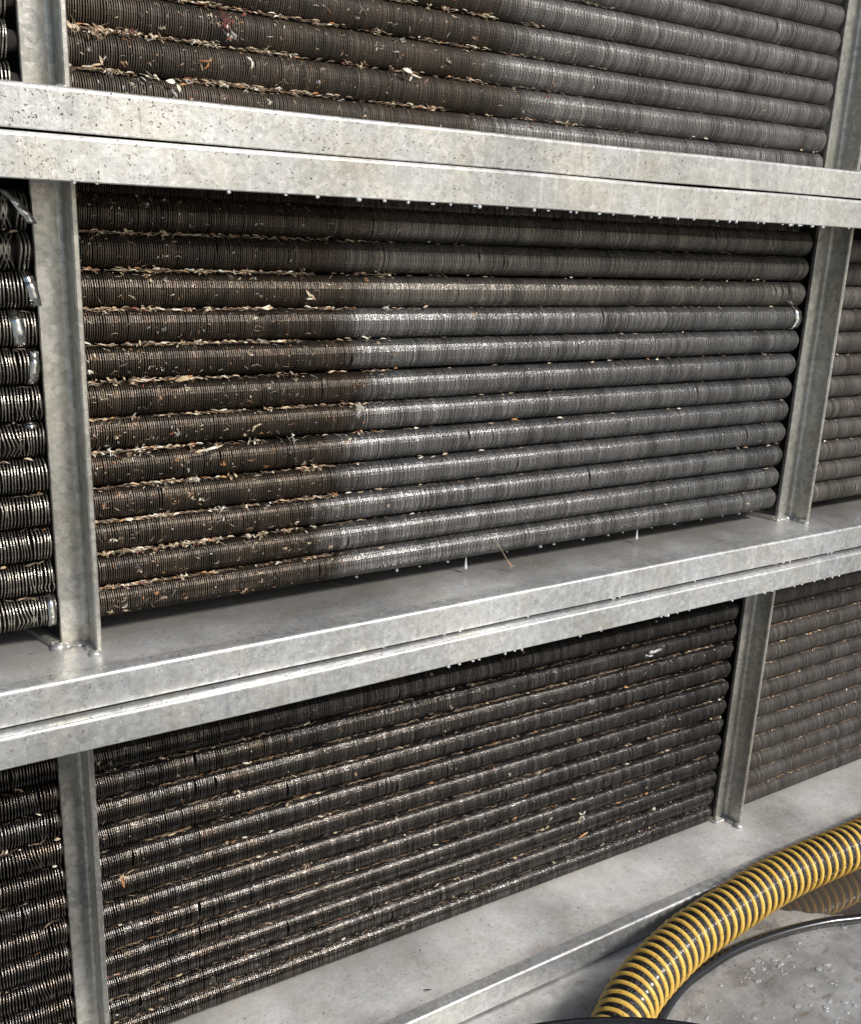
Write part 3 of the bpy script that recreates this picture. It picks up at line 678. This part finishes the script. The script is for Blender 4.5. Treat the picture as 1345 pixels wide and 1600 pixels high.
bit('rust_leaf', 'flat orange leaf in the lowest seam above the wide tray', 'leaf', (1.012, 1.063, -.9760), petals([(0, 0, 15, .020, .005, 2), (.008, .001, 20, .012, .003, 1)]))
bit('drooping_leaf', 'reddish brown pointed leaf drooping from a seam beside the lower left post', 'leaf', (.2485, 1.060, -.789), petals([(0, 0, 100, .020, .0035, 2), (-.001, .006, 40, .012, .003, 1), (.003, .006, 150, .010, .003, 1)]))
bit('brown_leaf', 'brown oval leaf lying flat on the wide lowest tray', 'leaf', (.655, .975, -1.0682), lambda T, o: T.flake(o + Vector((0, 0, .001)), Vector((.9, -.4, 0)).normalized(), Vector((0, 0, 1)), .014, .0055, 4, .1))

# ------------------------------------------------------------------ water drops
def drop_mesh(name, r, sx=1, sy=1, sz=1, tail=0, seed=0):
    bm = bmesh.new(); bmesh.ops.create_icosphere(bm, subdivisions=3, radius=r)
    for v in bm.verts:
        z = v.co.z / r
        if tail and z > 0: v.co.z += tail * z * z; v.co.x *= (1 - .55 * z); v.co.y *= (1 - .55 * z)
        v.co.x *= sx; v.co.y *= sy; v.co.z *= sz
    for f_ in bm.faces: f_.smooth = True
    me = bpy.data.meshes.new(name); bm.to_mesh(me); bm.free(); me.materials.append(M['drop_hang']); return me
dm = [drop_mesh('drop', .0019, 1.15, 1, .9), drop_mesh('drop', .0017, 1, 1, 1, .0018), drop_mesh('drop', .0014, 1.4, 1, .7)]
def nth(i): return f"{i}{'th' if 10 < i % 100 < 14 else {1: 'st', 2: 'nd', 3: 'rd'}.get(i % 10, 'th')}"
def hang(xs, y, z, label, group, sc=1.):
    for i_, x in enumerate(sorted(xs)):
        o = bpy.data.objects.new('water_drop', rng.choice(dm)); COL.objects.link(o)
        q = rng.uniform(.85, 1.4) * sc; o.scale = (q, q, q); o.location = (x, y + .0018, Z(z) - .0010 * q); tag(o, f'{label}, {nth(i_ + 1)} drop from the left', 'water drop', group)
r2 = random.Random(5)
xs = [.215, .235] + [.50 + .028 * i + r2.uniform(-.012, .012) for i in range(28)] + [1.14 + r2.uniform(0, .34) for _ in range(16)] + [.42, .455, .36]
hang(sorted(xs), .950, .0285, 'clear drop under the upper beam edge', 'water drops along the lower edge of the upper beam')
xs = [.62 + r2.random() ** .7 * .9 for _ in range(26)]
hang(sorted(xs), .936, -.5300, 'clear drop under the lower beam edge', 'water drops along the lower edge of the lower beam', .9)
xs = [.45 + r2.random() ** .7 * 1.0 for _ in range(16)]
hang(sorted(xs), .950, -.4915, 'small drop in the gap between the middle lips', 'water drops in the gap between the middle lips', .9)
xs = [.56, .62, .655, .70, .80, .86, .885, .94, .99, 1.02, 1.08, 1.13, 1.19, 1.24, 1.28, 1.31]
hang(xs, DT2 - .004, -.4325, 'drop under the lowest middle tier tube', 'water drops under the lowest middle tier tube', 1.0)
for x, lab in ((.7275, 'long white drip falling from the lowest middle tier tube left of the straw'), (1.046, 'long drip falling from the lowest middle tier tube halfway to the right post')):
    me = drop_mesh('drip', .0032, .8, .8, 1, .014); o = bpy.data.objects.new('water_drip', me); COL.objects.link(o); o.location = (x, DT2 - .006, Z(-.4325) - .0125); tag(o, lab, 'water drip')
bm = bmesh.new(); rs_ = random.Random(4)
for _ in range(46):
    t_ = rs_.gauss(0, 1); q = rs_.uniform(.0005, .0017) * (1 if abs(t_) < 1 else .6)
    bmesh.ops.create_icosphere(bm, subdivisions=2, radius=q, matrix=Matrix.Translation((t_ * .010, rs_.uniform(-.0012, .0004), t_ * .0022 + rs_.gauss(0, .0022))) @ Matrix.Diagonal((rs_.uniform(1, 3.5), .5, .8, 1)))
for f_ in bm.faces: f_.smooth = True
me = bpy.data.meshes.new('splash'); bm.to_mesh(me); bm.free(); me.materials.append(M['drop_hang'])
o = bpy.data.objects.new('water_splash', me); COL.objects.link(o); o.location = (1.139, DT3 - R3 - .0008, Z(-.6655))
tag(o, 'pale splash of water on the second dark tube of the lowest tier', 'water splash')
# drops standing on the floor: far too many to count
def beads(name, label, n, region, z, rmin, rmax, seed):
    r = random.Random(seed); bm = bmesh.new()
    cl_ = [region() for _ in range(max(3, n // 7))]
    for _ in range(n):
        cx, cy2 = r.choice(cl_) if r.random() < .6 else region()
        cx += r.gauss(0, .014); cy2 += r.gauss(0, .010)
        q = rmin + (rmax - rmin) * r.random() ** 3
        m = Matrix.Translation((cx, cy2, z + q * .12)) @ Matrix.Rotation(r.uniform(-.5, .5), 4, 'Z') @ Matrix.Diagonal((r.uniform(1, 2.0), r.uniform(.8, 1.1), .30, 1))
        bmesh.ops.create_icosphere(bm, subdivisions=2, radius=q, matrix=m)
    for f_ in bm.faces: f_.smooth = True
    me = bpy.data.meshes.new(name); bm.to_mesh(me); bm.free(); tag(put(name, me, M['drop']), label, 'water drops', kind='stuff')
rb = random.Random(9)
beads('water_beads', 'scattered water beads on the wet floor below the black cable', 620, lambda: (rb.uniform(.90, 1.42), rb.uniform(.50, .81)), 0, .0008, .0050, 3)
beads('water_beads', 'water beads on the middle tray right of the right post', 40, lambda: (rb.uniform(1.36, 1.62), rb.uniform(.957, .99)), Z(-.4532), .0006, .0022, 4)

# ------------------------------------------------------------------ yellow ribbed suction hose
HR = .0397
hc = [(2.02, .915), (1.80, .905), (1.575, .897), (1.465, .899), (1.375, .900), (1.295, .896), (1.214, .887), (1.142, .878), (1.075, .868), (1.022, .855), (.972, .841), (.928, .825), (.890, .807), (.855, .786), (.80, .760), (.70, .735), (.56, .725)]
hp = smooth_path([(x, y, HR + .001) for x, y in hc], 900)
hose = empty('suction_hose', (1.1, .87, 0)); tag(hose, 'wet black suction hose with yellow spiral ribs curving over the floor', 'hose')
acc = [0.]
for a, b2 in zip(hp, hp[1:]): acc.append(acc[-1] + (b2 - a).length)
RP = .0195
rr = [HR - .0034 - .0014 * math.cos(2 * math.pi * a / RP) for a in acc]
me = tube_mesh('hose_wall', hp, rr, 40); me.transform(Matrix.Translation((-1.1, -.87, 0))); put('hose_wall', me, M['hose'], hose)
# helix rib
hel = []
L = acc[-1]; npt = int(L / RP * 40); j = 0
for i in range(npt):
    a = i / npt * L
    while j < len(acc) - 2 and acc[j + 1] < a: j += 1
    u = (a - acc[j]) / max(1e-9, acc[j + 1] - acc[j]); p = hp[j].lerp(hp[j + 1], u); t_ = (hp[min(j + 2, len(hp) - 1)] - hp[max(j - 1, 0)]).normalized()
    sd_ = t_.cross(Vector((0, 0, 1))).normalized(); u2 = sd_.cross(t_); th_ = 2 * math.pi * a / RP + .5 * noise.noise(Vector((a * 9, 3, 0))) + .25 * noise.noise(Vector((a * 30, 8, 0)))
    hel.append(p + (sd_ * math.cos(th_) + u2 * math.sin(th_)) * (HR - .0036))
me = tube_mesh('rib', hel, [.0045 * (1 + .08 * noise.noise(Vector((i * .02, 0, 0)))) for i in range(len(hel))], 8); me.transform(Matrix.Translation((-1.1, -.87, 0))); put('spiral_rib', me, M['yellow'], hose)

# black cable
cc = [(1.9, .70), (1.62, .735), (1.50, .765), (1.414, .786), (1.358, .806), (1.294, .822), (1.227, .833), (1.155, .838), (1.097, .834), (1.036, .826), (.990, .812), (.945, .792), (.905, .768), (.87, .740), (.80, .715)]
me = tube_mesh('cable', smooth_path([(x, y, .0078) for x, y in cc], 260), .0078, 20)
me.transform(Matrix.Translation((-1.1, -.8, 0))); o = put('rubber_cable', me, M['rubber']); o.location = (1.1, .8, 0)
tag(o, 'glossy wet black rubber cable curving along the yellow ribbed hose', 'cable')

# black tub, only its rim in the photo
tr, tz, tx, ty = .417, .30, .452, .250
prof = [(0, .004), (tr * .86, .004), (tr * .88, .012), (tr - .018, tz - .022), (tr - .004, tz - .020), (tr, tz - .016), (tr, tz - .003), (tr - .003, tz), (tr - .012, tz), (tr - .016, tz - .004), (tr * .86, .022), (tr * .84, .014), (0, .012)]
seg = 160; co = []; f_ = []
for i in range(seg):
    a = 2 * math.pi * i / seg
    for r_, z_ in prof: co.append((r_ * math.cos(a), r_ * math.sin(a), z_))
m = len(prof)
for i in range(seg):
    for j in range(m - 1): f_.append((i * m + j, ((i + 1) % seg) * m + j, ((i + 1) % seg) * m + j + 1, i * m + j + 1))
me = mesh_np('tub', np.array(co), np.array(f_)); o = put('tub', me, M['tub']); o.location = (tx, ty, 0)
tag(o, 'round black plastic tub whose rim shows at the bottom edge below the yellow hose', 'tub')
